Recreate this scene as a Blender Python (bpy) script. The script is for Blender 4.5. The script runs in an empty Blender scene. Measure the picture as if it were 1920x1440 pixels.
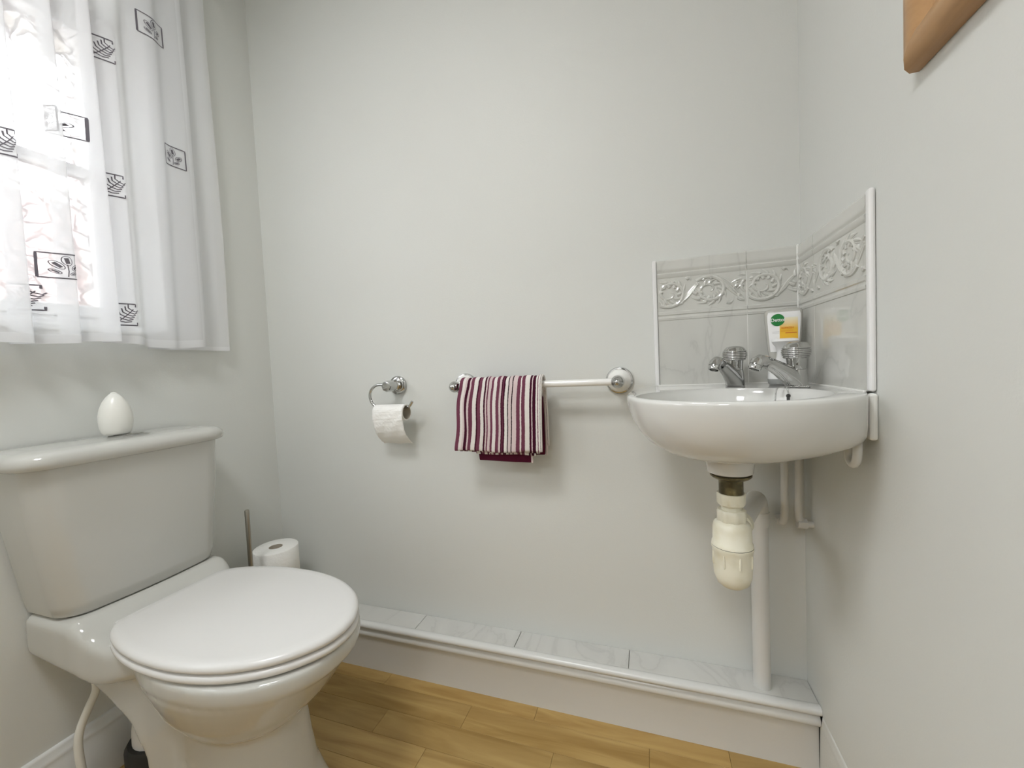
import bpy, bmesh, math, random
import numpy as np
from mathutils import Vector, Matrix
PI = math.pi
rnd = random.Random(7)
SC = bpy.context.scene
COL = SC.collection

# ------------------------------------------------------------------ camera
F_PX, YAW, PITCH, ROLL = 762.19, -0.324244, -0.0429727, 0.0459122
CAM = np.array([0.0, 0.0, 0.92])
def cam_rows():
    f = np.array([math.sin(YAW)*math.cos(PITCH), math.cos(YAW)*math.cos(PITCH), math.sin(PITCH)])
    r = np.array([math.cos(YAW), -math.sin(YAW), 0.0]); d = np.cross(f, r)
    c, s = math.cos(ROLL), math.sin(ROLL)
    return np.array([c*r+s*d, -s*r+c*d, f])
RW = cam_rows()
def project(P):
    c = RW @ (np.array(P)-CAM)
    return 960+F_PX*c[0]/c[2], 720+F_PX*c[1]/c[2]
cd = bpy.data.cameras.new('camera'); cam = bpy.data.objects.new('camera', cd); COL.objects.link(cam)
cd.sensor_fit = 'HORIZONTAL'; cd.sensor_width = 36.0; cd.lens = 36.0*F_PX/1920.0; cd.clip_start = 0.01
m = Matrix.Identity(4)
for i in range(3):
    m[i][0], m[i][1], m[i][2], m[i][3] = RW[0][i], -RW[1][i], -RW[2][i], CAM[i]
cam.matrix_world = m
SC.camera = cam

# ------------------------------------------------------------------ light
W = bpy.data.worlds.new('overcast_sky'); SC.world = W; W.use_nodes = True
bg = W.node_tree.nodes['Background']; bg.inputs[0].default_value = (0.93, 0.97, 1.0, 1); bg.inputs[1].default_value = 12.0
SC.view_settings.view_transform = 'Standard'; SC.view_settings.look = 'None'
SC.view_settings.exposure = 0.78; SC.view_settings.gamma = 1.0; SC.view_settings.use_curve_mapping = False
SC.cycles.max_bounces = 16; SC.cycles.diffuse_bounces = 8; SC.cycles.transparent_max_bounces = 24
SC.cycles.transmission_bounces = 10; SC.cycles.sample_clamp_indirect = 8.0
def area_light(name, loc, rot, sx, sy, power, color=(1, 1, 1), portal=False):
    l = bpy.data.lights.new(name, 'AREA'); l.shape = 'RECTANGLE'; l.size = sx; l.size_y = sy
    l.energy = power; l.color = color
    if portal: l.cycles.is_portal = True
    o = bpy.data.objects.new(name, l); o.location = loc; o.rotation_euler = rot; COL.objects.link(o); return o
# window opening (y0,y1,z0,z1) and room
XL, XR, YB, YF, ZC = -1.247, 0.331, 1.08, -0.80, 2.32
WY0, WY1, WZ0, WZ1 = -0.68, 0.765, 1.045, 1.90
area_light('daylight_portal', (-1.46, (WY0+WY1)/2, (WZ0+WZ1)/2), (0, -PI/2, 0), WZ1-WZ0, WY1-WY0, 1.0, portal=True)
hall_fill = area_light('hall_fill_light', (-.20, -1.50, 2.27), (0, 0, 0), .40, .40, 8.5, (1.0, 1.0, 1.0))  # added unseen fill, brightens the lower back wall through the doorway
room_fill = area_light('room_fill_light', (-.58, -.15, 2.235), (0, 0, 0), .46, .46, 9.6, (.99, 1.0, 1.0)); room_fill.data.shape = 'DISK'  # added unseen fill, lifts the room so the window can stay dimmer

# ------------------------------------------------------------------ helpers
class G:
    def __init__(s): s.v = []; s.f = []; s.mi = []; s.cm = 0
    def add(s, vs, fs):
        b = len(s.v); s.v += [tuple(map(float, p)) for p in vs]
        for f in fs: s.f.append(tuple(i+b for i in f)); s.mi.append(s.cm)
        return s
    def box(s, x0, x1, y0, y1, z0, z1):
        v = [(x, y, z) for x in (x0, x1) for y in (y0, y1) for z in (z0, z1)]
        return s.add(v, [(0,1,3,2),(4,6,7,5),(0,4,5,1),(2,3,7,6),(0,2,6,4),(1,5,7,3)])
    def loft(s, rings, cap0=True, cap1=True, closed=False):
        n = len(rings[0]); vs = [p for r in rings for p in r]; fs = []; m = len(rings)
        for k in range(m if closed else m-1):
            a = k*n; b = ((k+1) % m)*n
            for i in range(n):
                j = (i+1) % n
                fs.append((a+i, a+j, b+j, b+i))
        if not closed:
            if cap0: fs.append(tuple(range(n-1, -1, -1)))
            if cap1: fs.append(tuple(range((m-1)*n, m*n)))
        return s.add(vs, fs)
    def sheet(s, rows):
        n = len(rows[0]); vs = [p for r in rows for p in r]; fs = []
        for k in range(len(rows)-1):
            for i in range(n-1):
                fs.append((k*n+i, k*n+i+1, (k+1)*n+i+1, (k+1)*n+i))
        return s.add(vs, fs)
    def lathe(s, prof, c=(0,0,0), axis='z', n=32, cap0=True, cap1=True):
        rings = []
        for r, h in prof:
            ring = []
            for i in range(n):
                a = 2*PI*i/n; p, q = r*math.cos(a), r*math.sin(a)
                if axis == 'z': ring.append((c[0]+p, c[1]+q, c[2]+h))
                elif axis == 'y': ring.append((c[0]+p, c[1]-h, c[2]+q))     # h grows towards -y (out of the back wall)
                else: ring.append((c[0]+h, c[1]+p, c[2]+q))
            rings.append(ring)
        return s.loft(rings, cap0, cap1)
    def tube(s, path, r, n=12, cap=True, flat=None):
        P = [Vector(p) for p in path]; m = len(P); R = r if isinstance(r, (list, tuple)) else [r]*m
        T = []
        for i in range(m):
            t = P[min(i+1, m-1)]-P[max(i-1, 0)]
            T.append(t.normalized() if t.length > 1e-9 else Vector((0,0,1)))
        up = Vector((0,0,1)) if abs(T[0].z) < .9 else Vector((1,0,0))
        N = (up - T[0]*up.dot(T[0])).normalized(); rings = []
        for i in range(m):
            N = (N - T[i]*N.dot(T[i])).normalized(); B = T[i].cross(N)
            rings.append([tuple(P[i]+(N*math.cos(2*PI*k/n)+B*math.sin(2*PI*k/n))*R[i]) for k in range(n)])
        return s.loft(rings, cap, cap)
    def sphere(s, c, r, n=8, m=6):
        prof = [(max(1e-5, r*math.sin(PI*k/m)), -r*math.cos(PI*k/m)) for k in range(m+1)]
        return s.lathe(prof, c, 'z', n, False, False)
    def xf(s, M):
        s.v = [tuple(M @ Vector(p)) for p in s.v]; return s

def obj(name, g, mat, parent=None, loc=None, smooth=True, bevel=0, subsurf=0, angle=40):
    """links g (world coordinates) as one mesh object; parts keep their thing's origin"""
    if parent is not None:
        o_ = parent; root = Vector((0,0,0))
        while o_ is not None: root += Vector(o_.location); o_ = o_.parent
        off = root; l = Vector((0,0,0))
    else:
        off = Vector(loc) if loc else Vector((0,0,0)); l = off
    me = bpy.data.meshes.new(name)
    me.from_pydata([(p[0]-off.x, p[1]-off.y, p[2]-off.z) for p in g.v], [], g.f)
    mats = mat if isinstance(mat, list) else [mat]
    for mm in mats: me.materials.append(mm)
    if len(mats) > 1: me.polygons.foreach_set('material_index', g.mi)
    bm = bmesh.new(); bm.from_mesh(me); bmesh.ops.recalc_face_normals(bm, faces=bm.faces); bm.to_mesh(me); bm.free()
    if smooth:
        me.shade_smooth()
        try: me.set_sharp_from_angle(angle=math.radians(angle))
        except Exception: pass
    o = bpy.data.objects.new(name, me); COL.objects.link(o); o.location = l
    if parent is not None: o.parent = parent
    if bevel:
        b = o.modifiers.new('bevel', 'BEVEL'); b.width = bevel; b.segments = 3; b.limit_method = 'ANGLE'; b.angle_limit = math.radians(40)
    if subsurf:
        b = o.modifiers.new('sub', 'SUBSURF'); b.levels = b.render_levels = subsurf
    return o
def tag(o, label=None, cat=None, group=None, kind=None):
    if label: o['label'] = label
    if cat: o['category'] = cat
    if group: o['group'] = group
    if kind: o['kind'] = kind
    return o
def thing(name, loc, label, cat, group=None):
    o = bpy.data.objects.new(name, None); COL.objects.link(o); o.location = loc; o.empty_display_size = .02
    return tag(o, label, cat, group)
def catmull(pts, n=8, closed=False):
    P = [np.array(p, float) for p in pts]; m = len(P); out = []
    for i in range(m if closed else m-1):
        p0 = P[(i-1) % m] if closed or i > 0 else P[0]*2-P[1]
        p1, p2 = P[i], P[(i+1) % m]
        p3 = P[(i+2) % m] if closed or i+2 < m else P[-1]*2-P[-2]
        for k in range(n):
            t = k/n
            out.append(tuple(.5*((2*p1)+(p2-p0)*t+(2*p0-5*p1+4*p2-p3)*t*t+(3*p1-p0-3*p2+p3)*t**3)))
    if not closed: out.append(tuple(P[-1]))
    return out
def superellipse(cx, cy, rx, ry, z, n=48, e=2.0):
    r = []
    for i in range(n):
        a = 2*PI*i/n; c, s_ = math.cos(a), math.sin(a)
        r.append((cx+rx*math.copysign(abs(c)**(2/e), c), cy+ry*math.copysign(abs(s_)**(2/e), s_), z))
    return r

# ------------------------------------------------------------------ materials
def nodes(name):
    m = bpy.data.materials.new(name); m.use_nodes = True
    nt = m.node_tree; return m, nt, nt.nodes, nt.links, nt.nodes['Principled BSDF']
def principled(name, col, rough=.5, metal=0, bump=None, var=None, coat=0, spec=.5, trans=0, sss=0):
    m, nt, N, L, b = nodes(name)
    b.inputs['Base Color'].default_value = (*col, 1); b.inputs['Roughness'].default_value = rough
    b.inputs['Metallic'].default_value = metal; b.inputs['Coat Weight'].default_value = coat
    b.inputs['Specular IOR Level'].default_value = spec; b.inputs['Transmission Weight'].default_value = trans
    tc = N.new('ShaderNodeTexCoord')
    if bump:
        t = N.new('ShaderNodeTexNoise'); t.inputs['Scale'].default_value = bump[0]; t.inputs['Detail'].default_value = 4
        bp = N.new('ShaderNodeBump'); bp.inputs['Strength'].default_value = bump[1]; bp.inputs['Distance'].default_value = bump[2]
        L.new(tc.outputs['Object'], t.inputs['Vector']); L.new(t.outputs['Fac'], bp.inputs['Height']); L.new(bp.outputs[0], b.inputs['Normal'])
    if var:
        t = N.new('ShaderNodeTexNoise'); t.inputs['Scale'].default_value = var[0]; t.inputs['Detail'].default_value = 5
        mx = N.new('ShaderNodeMix'); mx.data_type = 'RGBA'
        mx.inputs[6].default_value = (*col, 1); mx.inputs[7].default_value = (*var[1], 1)
        rp = N.new('ShaderNodeMapRange'); rp.inputs[1].default_value = .45; rp.inputs[2].default_value = .75
        L.new(tc.outputs['Object'], t.inputs['Vector']); L.new(t.outputs['Fac'], rp.inputs[0]); L.new(rp.outputs[0], mx.inputs[0]); L.new(mx.outputs[2], b.inputs['Base Color'])
    return m
M = {}
M['wall'] = principled('white_wall_paint', (.67, .682, .658), .55, bump=(260, .10, .002))
M['door'] = principled('stained_door', (.22, .12, .055), .35)
M['hall'] = principled('hall_paint', (.22, .205, .18), .7)
M['carpet'] = principled('hall_carpet', (.16, .13, .10), .95)
M['render'] = principled('outside_render', (.62, .60, .57), .9)
M['brick'] = principled('pinkish_brickwork', (.27, .20, .19), .9, var=(4, (.20, .16, .16)))
M['paving'] = principled('paving', (.30, .29, .27), .9)
M['ceiling'] = principled('ceiling_paint', (.68, .69, .69), .8)
M['gloss_white'] = principled('white_gloss_paint', (.71, .715, .70), .22)
M['ceramic'] = principled('white_ceramic', (.66, .662, .64), .07, coat=.3)
M['cistern'] = principled('toilet_ceramic', (.555, .555, .525), .10, coat=.2)
M['seat'] = principled('seat_plastic', (.72, .715, .705), .22)
M['chrome'] = principled('chrome', (.54, .54, .53), .07, 1.0)
M['steel'] = principled('brushed_steel', (.42, .40, .35), .32, 1.0)
M['plastic'] = principled('white_plastic', (.80, .80, .80), .3)
M['trap'] = principled('aged_plastic', (.78, .76, .64), .35, var=(30, (.70, .66, .50)))
M['pipe'] = principled('painted_pipe', (.67, .67, .65), .35)
M['brass'] = principled('tarnished_brass', (.10, .085, .045), .35, .7, var=(60, (.30, .25, .12)))
M['rubber'] = principled('black_rubber', (.02, .02, .018), .6)
M['paper'] = principled('tissue_paper', (.86, .855, .83), .95, bump=(120, .5, .004))
M['card'] = principled('cardboard', (.50, .45, .37), .9)
M['porcelain'] = principled('porcelain', (.84, .835, .81), .1, coat=.4)
M['grout'] = principled('white_grout', (.80, .80, .77), .7)
M['sealant'] = principled('silicone_sealant', (.82, .82, .79), .35)
M['grey_plastic'] = principled('grey_plastic', (.35, .36, .35), .35)
M['freshener'] = principled('freshener_plastic', (.82, .82, .78), .3)
M['hose'] = principled('white_hose', (.72, .71, .66), .45)
M['print'] = principled('printed_ink', (.13, .12, .14), .8)
M['label_white'] = principled('label_white', (.86, .86, .86), .35)
M['label_green'] = principled('label_green', (.02, .22, .05), .35)
M['label_red'] = principled('label_red', (.55, .10, .03), .35)
M['label_orange'] = principled('label_orange', (.75, .28, .02), .35)
M['label_grey'] = principled('label_grey', (.55, .55, .55), .4)
M['mirror'] = principled('mirror_glass', (.85, .87, .86), .02, 1.0)

def marble(name, base, vein, scale, rough):
    m, nt, N, L, b = nodes(name)
    tc = N.new('ShaderNodeTexCoord'); mp = N.new('ShaderNodeMapping'); mp.inputs['Rotation'].default_value = (.4, .9, .5); mp.inputs['Scale'].default_value = (1, .6, .45)
    n1 = N.new('ShaderNodeTexNoise'); n1.inputs['Scale'].default_value = scale; n1.inputs['Detail'].default_value = 6; n1.inputs['Distortion'].default_value = 1.2
    L.new(tc.outputs['Object'], mp.inputs[0]); L.new(mp.outputs[0], n1.inputs['Vector'])
    r = N.new('ShaderNodeValToRGB'); e = r.color_ramp.elements
    e[0].position = .40; e[0].color = (*base, 1); e[1].position = .60; e[1].color = (*base, 1)
    x = e.new(.485); x.color = (*[.6*a+.4*c for a, c in zip(base, vein)], 1); x = e.new(.5); x.color = (*vein, 1); x = e.new(.515); x.color = (*[.7*a+.3*c for a, c in zip(base, vein)], 1)
    L.new(n1.outputs['Fac'], r.inputs[0]); L.new(r.outputs[0], b.inputs['Base Color']); b.inputs['Roughness'].default_value = rough
    return m
M['tile'] = marble('marbled_tile', (.61, .61, .575), (.53, .53, .50), 5.0, .06)
M['ledge_tile'] = marble('ledge_tile', (.63, .63, .605), (.55, .55, .53), 5.0, .25)

def wood(name, a, b_, scale, rough, stretch=(1, 12, 12)):
    m, nt, N, L, b = nodes(name)
    tc = N.new('ShaderNodeTexCoord'); oi = N.new('ShaderNodeObjectInfo')
    mp = N.new('ShaderNodeMapping'); mp.inputs['Scale'].default_value = stretch
    ad = N.new('ShaderNodeVectorMath'); ad.operation = 'ADD'; sc = N.new('ShaderNodeVectorMath'); sc.operation = 'SCALE'; sc.inputs[3].default_value = 37.0
    cx = N.new('ShaderNodeCombineXYZ'); 
    for i in range(3): L.new(oi.outputs['Random'], cx.inputs[i])
    L.new(cx.outputs[0], sc.inputs[0]); L.new(tc.outputs['Object'], mp.inputs[0]); L.new(mp.outputs[0], ad.inputs[0]); L.new(sc.outputs[0], ad.inputs[1])
    n1 = N.new('ShaderNodeTexNoise'); n1.inputs['Scale'].default_value = scale; n1.inputs['Detail'].default_value = 6; n1.inputs['Distortion'].default_value = .9
    L.new(ad.outputs[0], n1.inputs['Vector'])
    r = N.new('ShaderNodeValToRGB'); e = r.color_ramp.elements; e[0].position = .32; e[0].color = (*a, 1); e[1].position = .68; e[1].color = (*b_, 1)
    L.new(n1.outputs['Fac'], r.inputs[0])
    mr = N.new('ShaderNodeMapRange'); mr.inputs[3].default_value = .86; mr.inputs[4].default_value = 1.10
    L.new(oi.outputs['Random'], mr.inputs[0])
    mu = N.new('ShaderNodeVectorMath'); mu.operation = 'SCALE'; L.new(r.outputs[0], mu.inputs[0]); L.new(mr.outputs[0], mu.inputs[3])
    L.new(mu.outputs[0], b.inputs['Base Color']); b.inputs['Roughness'].default_value = rough
    return m
M['floor'] = wood('laminate_oak', (.37, .225, .065), (.55, .375, .14), 3.2, .38, (1, 9, 9))
M['frame_wood'] = wood('stained_pine', (.36, .20, .085), (.47, .28, .13), 6, .35, (8, 1, 8))

def cloth_sheer(name, opacity, col=(.80, .81, .83)):
    m, nt, N, L, b = nodes(name); N.remove(b); out = N['Material Output']
    tr = N.new('ShaderNodeBsdfTransparent'); df = N.new('ShaderNodeBsdfDiffuse'); tl = N.new('ShaderNodeBsdfTranslucent')
    df.inputs[0].default_value = (*col, 1); tl.inputs[0].default_value = (*col, 1)
    m1 = N.new('ShaderNodeMixShader'); m1.inputs[0].default_value = .06; L.new(df.outputs[0], m1.inputs[1]); L.new(tl.outputs[0], m1.inputs[2])
    m2 = N.new('ShaderNodeMixShader'); m2.inputs[0].default_value = opacity; L.new(tr.outputs[0], m2.inputs[1]); L.new(m1.outputs[0], m2.inputs[2])
    L.new(m2.outputs[0], out.inputs[0]); return m
M['curtain'] = cloth_sheer('sheer_voile', .64)
M['hem'] = cloth_sheer('voile_hem', .72)

def pattern_glass():
    m, nt, N, L, b = nodes('patterned_glass'); N.remove(b); out = N['Material Output']
    tc = N.new('ShaderNodeTexCoord'); n0 = N.new('ShaderNodeTexNoise'); n0.inputs['Scale'].default_value = 9; n0.inputs['Detail'].default_value = 3
    mx = N.new('ShaderNodeVectorMath'); mx.operation = 'MULTIPLY_ADD'; mx.inputs[1].default_value = (.09, .09, .09)
    L.new(tc.outputs['Object'], n0.inputs['Vector']); L.new(n0.outputs['Color'], mx.inputs[0]); L.new(tc.outputs['Object'], mx.inputs[2])
    v = N.new('ShaderNodeTexVoronoi'); v.feature = 'DISTANCE_TO_EDGE'; v.inputs['Scale'].default_value = 24
    L.new(mx.outputs[0], v.inputs['Vector'])
    r = N.new('ShaderNodeMapRange'); r.inputs[1].default_value = 0; r.inputs[2].default_value = .16; r.inputs[3].default_value = .95; r.inputs[4].default_value = .12
    L.new(v.outputs['Distance'], r.inputs[0])
    tr = N.new('ShaderNodeBsdfTransparent'); tr.inputs[0].default_value = (.96, .97, .97, 1)
    rf = N.new('ShaderNodeBsdfRefraction'); rf.inputs['Roughness'].default_value = .25; rf.inputs['IOR'].default_value = 1.3; rf.inputs['Color'].default_value = (.42, .40, .40, 1)
    bp = N.new('ShaderNodeBump'); bp.inputs['Distance'].default_value = .02; L.new(v.outputs['Distance'], bp.inputs['Height']); L.new(bp.outputs[0], rf.inputs['Normal'])
    m1 = N.new('ShaderNodeMixShader'); L.new(r.outputs[0], m1.inputs[0]); L.new(tr.outputs[0], m1.inputs[1]); L.new(rf.outputs[0], m1.inputs[2])
    L.new(m1.outputs[0], out.inputs[0]); return m
M['glass'] = pattern_glass()
def clear_plastic():
    m, nt, N, L, b = nodes('clear_plastic'); N.remove(b); out = N['Material Output']
    tr = N.new('ShaderNodeBsdfTransparent'); tr.inputs[0].default_value = (.93, .93, .90, 1); gl = N.new('ShaderNodeBsdfGlossy'); gl.inputs['Roughness'].default_value = .06
    df = N.new('ShaderNodeBsdfDiffuse'); df.inputs[0].default_value = (.72, .71, .66, 1)
    fr = N.new('ShaderNodeFresnel'); fr.inputs[0].default_value = 1.4
    m0 = N.new('ShaderNodeMixShader'); m0.inputs[0].default_value = .60; L.new(tr.outputs[0], m0.inputs[1]); L.new(df.outputs[0], m0.inputs[2])
    m1 = N.new('ShaderNodeMixShader'); L.new(fr.outputs[0], m1.inputs[0]); L.new(m0.outputs[0], m1.inputs[1]); L.new(gl.outputs[0], m1.inputs[2])
    L.new(m1.outputs[0], out.inputs[0]); return m
M['clear'] = clear_plastic()
def gradient_mat(name, c0, c1, z0, z1):
    m, nt, N, L, b = nodes(name); tc = N.new('ShaderNodeTexCoord'); sp = N.new('ShaderNodeSeparateXYZ'); L.new(tc.outputs['Object'], sp.inputs[0])
    mr = N.new('ShaderNodeMapRange'); mr.inputs[1].default_value = z0; mr.inputs[2].default_value = z1; L.new(sp.outputs[2], mr.inputs[0])
    mx = N.new('ShaderNodeMix'); mx.data_type = 'RGBA'; mx.inputs[6].default_value = (*c0, 1); mx.inputs[7].default_value = (*c1, 1)
    L.new(mr.outputs[0], mx.inputs[0]); L.new(mx.outputs[2], b.inputs['Base Color']); b.inputs['Roughness'].default_value = .35; return m
M['label_yellow'] = gradient_mat('label_yellow', (.84, .50, .04), (.86, .84, .70), .118, .143)

# ------------------------------------------------------------------ room shell
fl = obj('floor', G().box(XL-.2, XR+.1, YF-.1, YB+.1, -.06, -.004), M['floor'], smooth=False); tag(fl, kind='structure')
g_len = .46
edges = [1.0412-.0722*k for k in range(27)]
for k in range(len(edges)-1):
    y1, y0 = edges[k], edges[k+1]
    if y0 < YF: break
    off = {1: -.484, 2: -.70, 3: -.541}.get(k, rnd.uniform(-.6, .3)); x = off - 6*g_len
    while x < XR:
        L_ = g_len*rnd.uniform(.8, 1.15) if k > 4 else g_len
        a, b = max(x, XL), min(x+L_, XR); x += L_
        if b-a < .01: continue
        g = G().box(a+.0003, b-.0003, y0+.0003, y1-.0003, -.004, 0)
        cxp = ((a+b)/2, (y0+y1)/2, 0); p = obj('plank', g, M['floor'], None, loc=cxp, smooth=False, bevel=.0006); p.parent = fl
ce = obj('ceiling', G().box(XL-.2, XR+.1, YF-.1, YB+.1, ZC, ZC+.06), M['ceiling'], smooth=False); tag(ce, kind='structure')
wb = obj('wall_back', G().box(XL-.2, XR+.1, YB, YB+.1, -.05, ZC+.05), M['wall'], smooth=False); tag(wb, kind='structure')
wr = obj('wall_right', G().box(XR, XR+.1, YF-.1, YB, -.05, ZC+.05), M['wall'], smooth=False); tag(wr, kind='structure')
XO = XL-.20
g = G().box(XO, XL, YF-.1, WY0, -.05, ZC+.05).box(XO, XL, WY1, YB, -.05, ZC+.05).box(XO, XL, WY0, WY1, -.05, WZ0).box(XO, XL, WY0, WY1, WZ1, ZC+.05)
wl = obj('wall_left', g, M['wall'], smooth=False); tag(wl, kind='structure')
DX0, DX1, DZ = -.42, .32, 2.0
g = G().box(XL, DX0, YF-.1, YF, -.05, ZC+.05).box(DX1, XR, YF-.1, YF, -.05, ZC+.05).box(DX0, DX1, YF-.1, YF, DZ, ZC+.05)
wf = obj('wall_front', g, M['wall'], smooth=False); tag(wf, kind='structure')
HX0, HX1, HY = -1.45, .75, -2.15
dx = DX0+.035                                                   # door stands open into the hall
dr = obj('door_1', G().box(dx-.04, dx, YF-.80, YF-.10, .006, DZ-.035), M['door'], smooth=False, bevel=.002); tag(dr, kind='structure')
for (y0, y1) in ((YF-.70, YF-.48), (YF-.42, YF-.20)):
    for (z0, z1) in ((.2, .9), (1.05, 1.85)):
        obj('door_panel', G().box(dx-.001, dx+.006, y0, y1, z0, z1), M['door'], dr, smooth=False, bevel=.004)
g = G().lathe([(.0255, 0), (.0255, .006), (.008, .01), (.008, .035)], (0, 0, 0), 'z', 20).xf(Matrix.Translation((dx, YF-.74, 1.0)) @ Matrix.Rotation(PI/2, 4, 'Y'))
g.tube([(dx+.035, YF-.74, 1.0), (dx+.035, YF-.63, 1.0)], .008)
obj('door_handle', g, M['chrome'], dr)
tag(obj('wall_hall', G().box(HX0-.1, HX0, HY, YF-.1, -.05, ZC+.05).box(HX1, HX1+.1, HY, YF-.1, -.05, ZC+.05).box(HX0-.1, HX1+.1, HY-.1, HY, -.05, ZC+.05).box(HX0-.1, XL-.2, YF-.1, YF-.09, -.05, ZC+.05).box(XR+.1, HX1+.1, YF-.1, YF-.09, -.05, ZC+.05), M['hall'], smooth=False), kind='structure')
tag(obj('floor_hall', G().box(HX0-.1, HX1+.1, HY-.1, YF-.1, -.06, 0), M['carpet'], smooth=False), kind='structure')
tag(obj('ceiling_hall', G().box(HX0-.1, HX1+.1, HY-.1, YF-.1, ZC, ZC+.06), M['ceiling'], smooth=False), kind='structure')
g = G().box(DX0, DX0+.03, YF-.1, YF+.012, 0, DZ).box(DX1-.03, DX1, YF-.1, YF+.012, 0, DZ).box(DX0, DX1, YF-.1, YF+.012, DZ-.03, DZ)
tag(obj('trim_1', g, M['gloss_white'], smooth=False), kind='structure')

# window
win = obj('window_1', G().box(-1.425, -1.36, WY0+.001, WY0+.05, WZ0+.001, WZ1-.001).box(-1.425, -1.36, WY1-.05, WY1-.001, WZ0+.001, WZ1-.001)
          .box(-1.425, -1.36, WY0+.05, WY1-.05, WZ0+.001, WZ0+.05).box(-1.425, -1.36, WY0+.05, WY1-.05, WZ1-.05, WZ1-.001)
          .box(-1.425, -1.36, .02, .07, WZ0+.05, WZ1-.05), M['plastic'], smooth=False, bevel=.006); tag(win, kind='structure')
for (a, b) in ((WY0+.05, .02), (.07, WY1-.05)):
    s_ = .03
    sash = obj('sash', G().box(-1.415, -1.352, a, a+s_, WZ0+.05, WZ1-.05).box(-1.415, -1.352, b-s_, b, WZ0+.05, WZ1-.05)
        .box(-1.415, -1.352, a+s_, b-s_, WZ0+.05, WZ0+.05+s_).box(-1.415, -1.352, a+s_, b-s_, WZ1-.05-s_, WZ1-.05)
        .box(-1.41, -1.362, a+s_, b-s_, 1.462, 1.484), M['plastic'], win, smooth=False, bevel=.006)
    for (z0, z1) in ((WZ0+.05+s_, 1.462), (1.484, WZ1-.05-s_)):
        p = obj('pane', G().box(-1.391, -1.387, a+s_-.003, b-s_+.003, z0-.003, z1+.003), M['glass'], sash, smooth=False)
obj('window_sill', G().box(-1.36, XL+.012, WY0+.002, WY1-.002, WZ0+.001, WZ0+.018), M['gloss_white'], win, smooth=False, bevel=.005)
# outer leaf of the wall round the window, and the neighbouring house across the way
ev = obj('trim_2', G().box(-1.62, XO, WY0-.3, WY1+.3, 1.865, ZC+.05).box(-1.62, XO, WY0-.3, WY1+.3, .6, WZ0-.01).box(-1.62, XO, WY0-.3, WY0-.01, WZ0-.01, 1.865).box(-1.62, XO, WY1+.01, WY1+.3, WZ0-.01, 1.865), M['render'], smooth=False); tag(ev, kind='structure')
t = thing('neighbouring_house', (-4.6, .6, -.3), 'pinkish house wall seen blurred through the lower window panes', 'house')
obj('wall', G().box(-5.2, -4.3, -5.5, 7.5, -.3, 2.35), M['brick'], t, smooth=False)
obj('coping', G().box(-5.25, -4.22, -5.6, 7.6, 2.35, 2.47), M['render'], t, smooth=False)
tag(obj('ground', G().box(-30, -1.62, -25, 25, -.36, -.3), M['paving'], smooth=False), kind='structure')

# boxed-in pipe ledge along the back wall with its tiles, and the moulded skirting in front
lb = obj('trim_3', G().box(XL, XR, 1.0125, YB, 0, .149), M['gloss_white'], smooth=False); tag(lb, kind='structure')
tj = [XR, -.0685, -.3685, -.678, -.978, XL]
for a, b in zip(tj[1:], tj[:-1]):
    p = obj('ledge_tile', G().box(a+.0008, b-.0008, 1.0105, YB-.0005, .149, .157), M['ledge_tile'], lb, smooth=False, bevel=.001)
prof = [(1.020, 0), (1.020, .096), (1.016, .099), (1.0135, .103), (1.0125, .106), (1.006, .108), (1.0015, .112), (.9995, .118), (1.0005, .125), (1.004, .131), (1.0085, .135), (1.0085, .138), (.998, .140), (.992, .1435), (.9895, .149), (.991, .1545), (.996, .158), (1.003, .1585), (1.0103, .1572), (1.0122, .155), (1.0122, 0)]
g = G(); g.loft([[(x, y, z) for y, z in prof] for x in (XL+.014, XR-.0005)])
bb = obj('baseboard_back', g, M['gloss_white'], angle=50); tag(bb, kind='structure')
prof_l = [(0, 0), (.014, 0), (.014, .105), (.011, .110), (.012, .118), (.011, .126), (.007, .130), (.0075, .137), (.004, .142), (0, .143)]
g = G().loft([[(XL+x, y, z) for x, z in prof_l] for y in (YF+.001, 1.0105)])
tag(obj('baseboard_left', g, M['gloss_white'], angle=50), kind='structure')
g = G().loft([[(XR-x*.25, y, z) for x, z in prof_l] for y in (YF+.001, .99)])
tag(obj('baseboard_right', g, M['wall'], angle=50), kind='structure')

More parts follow.
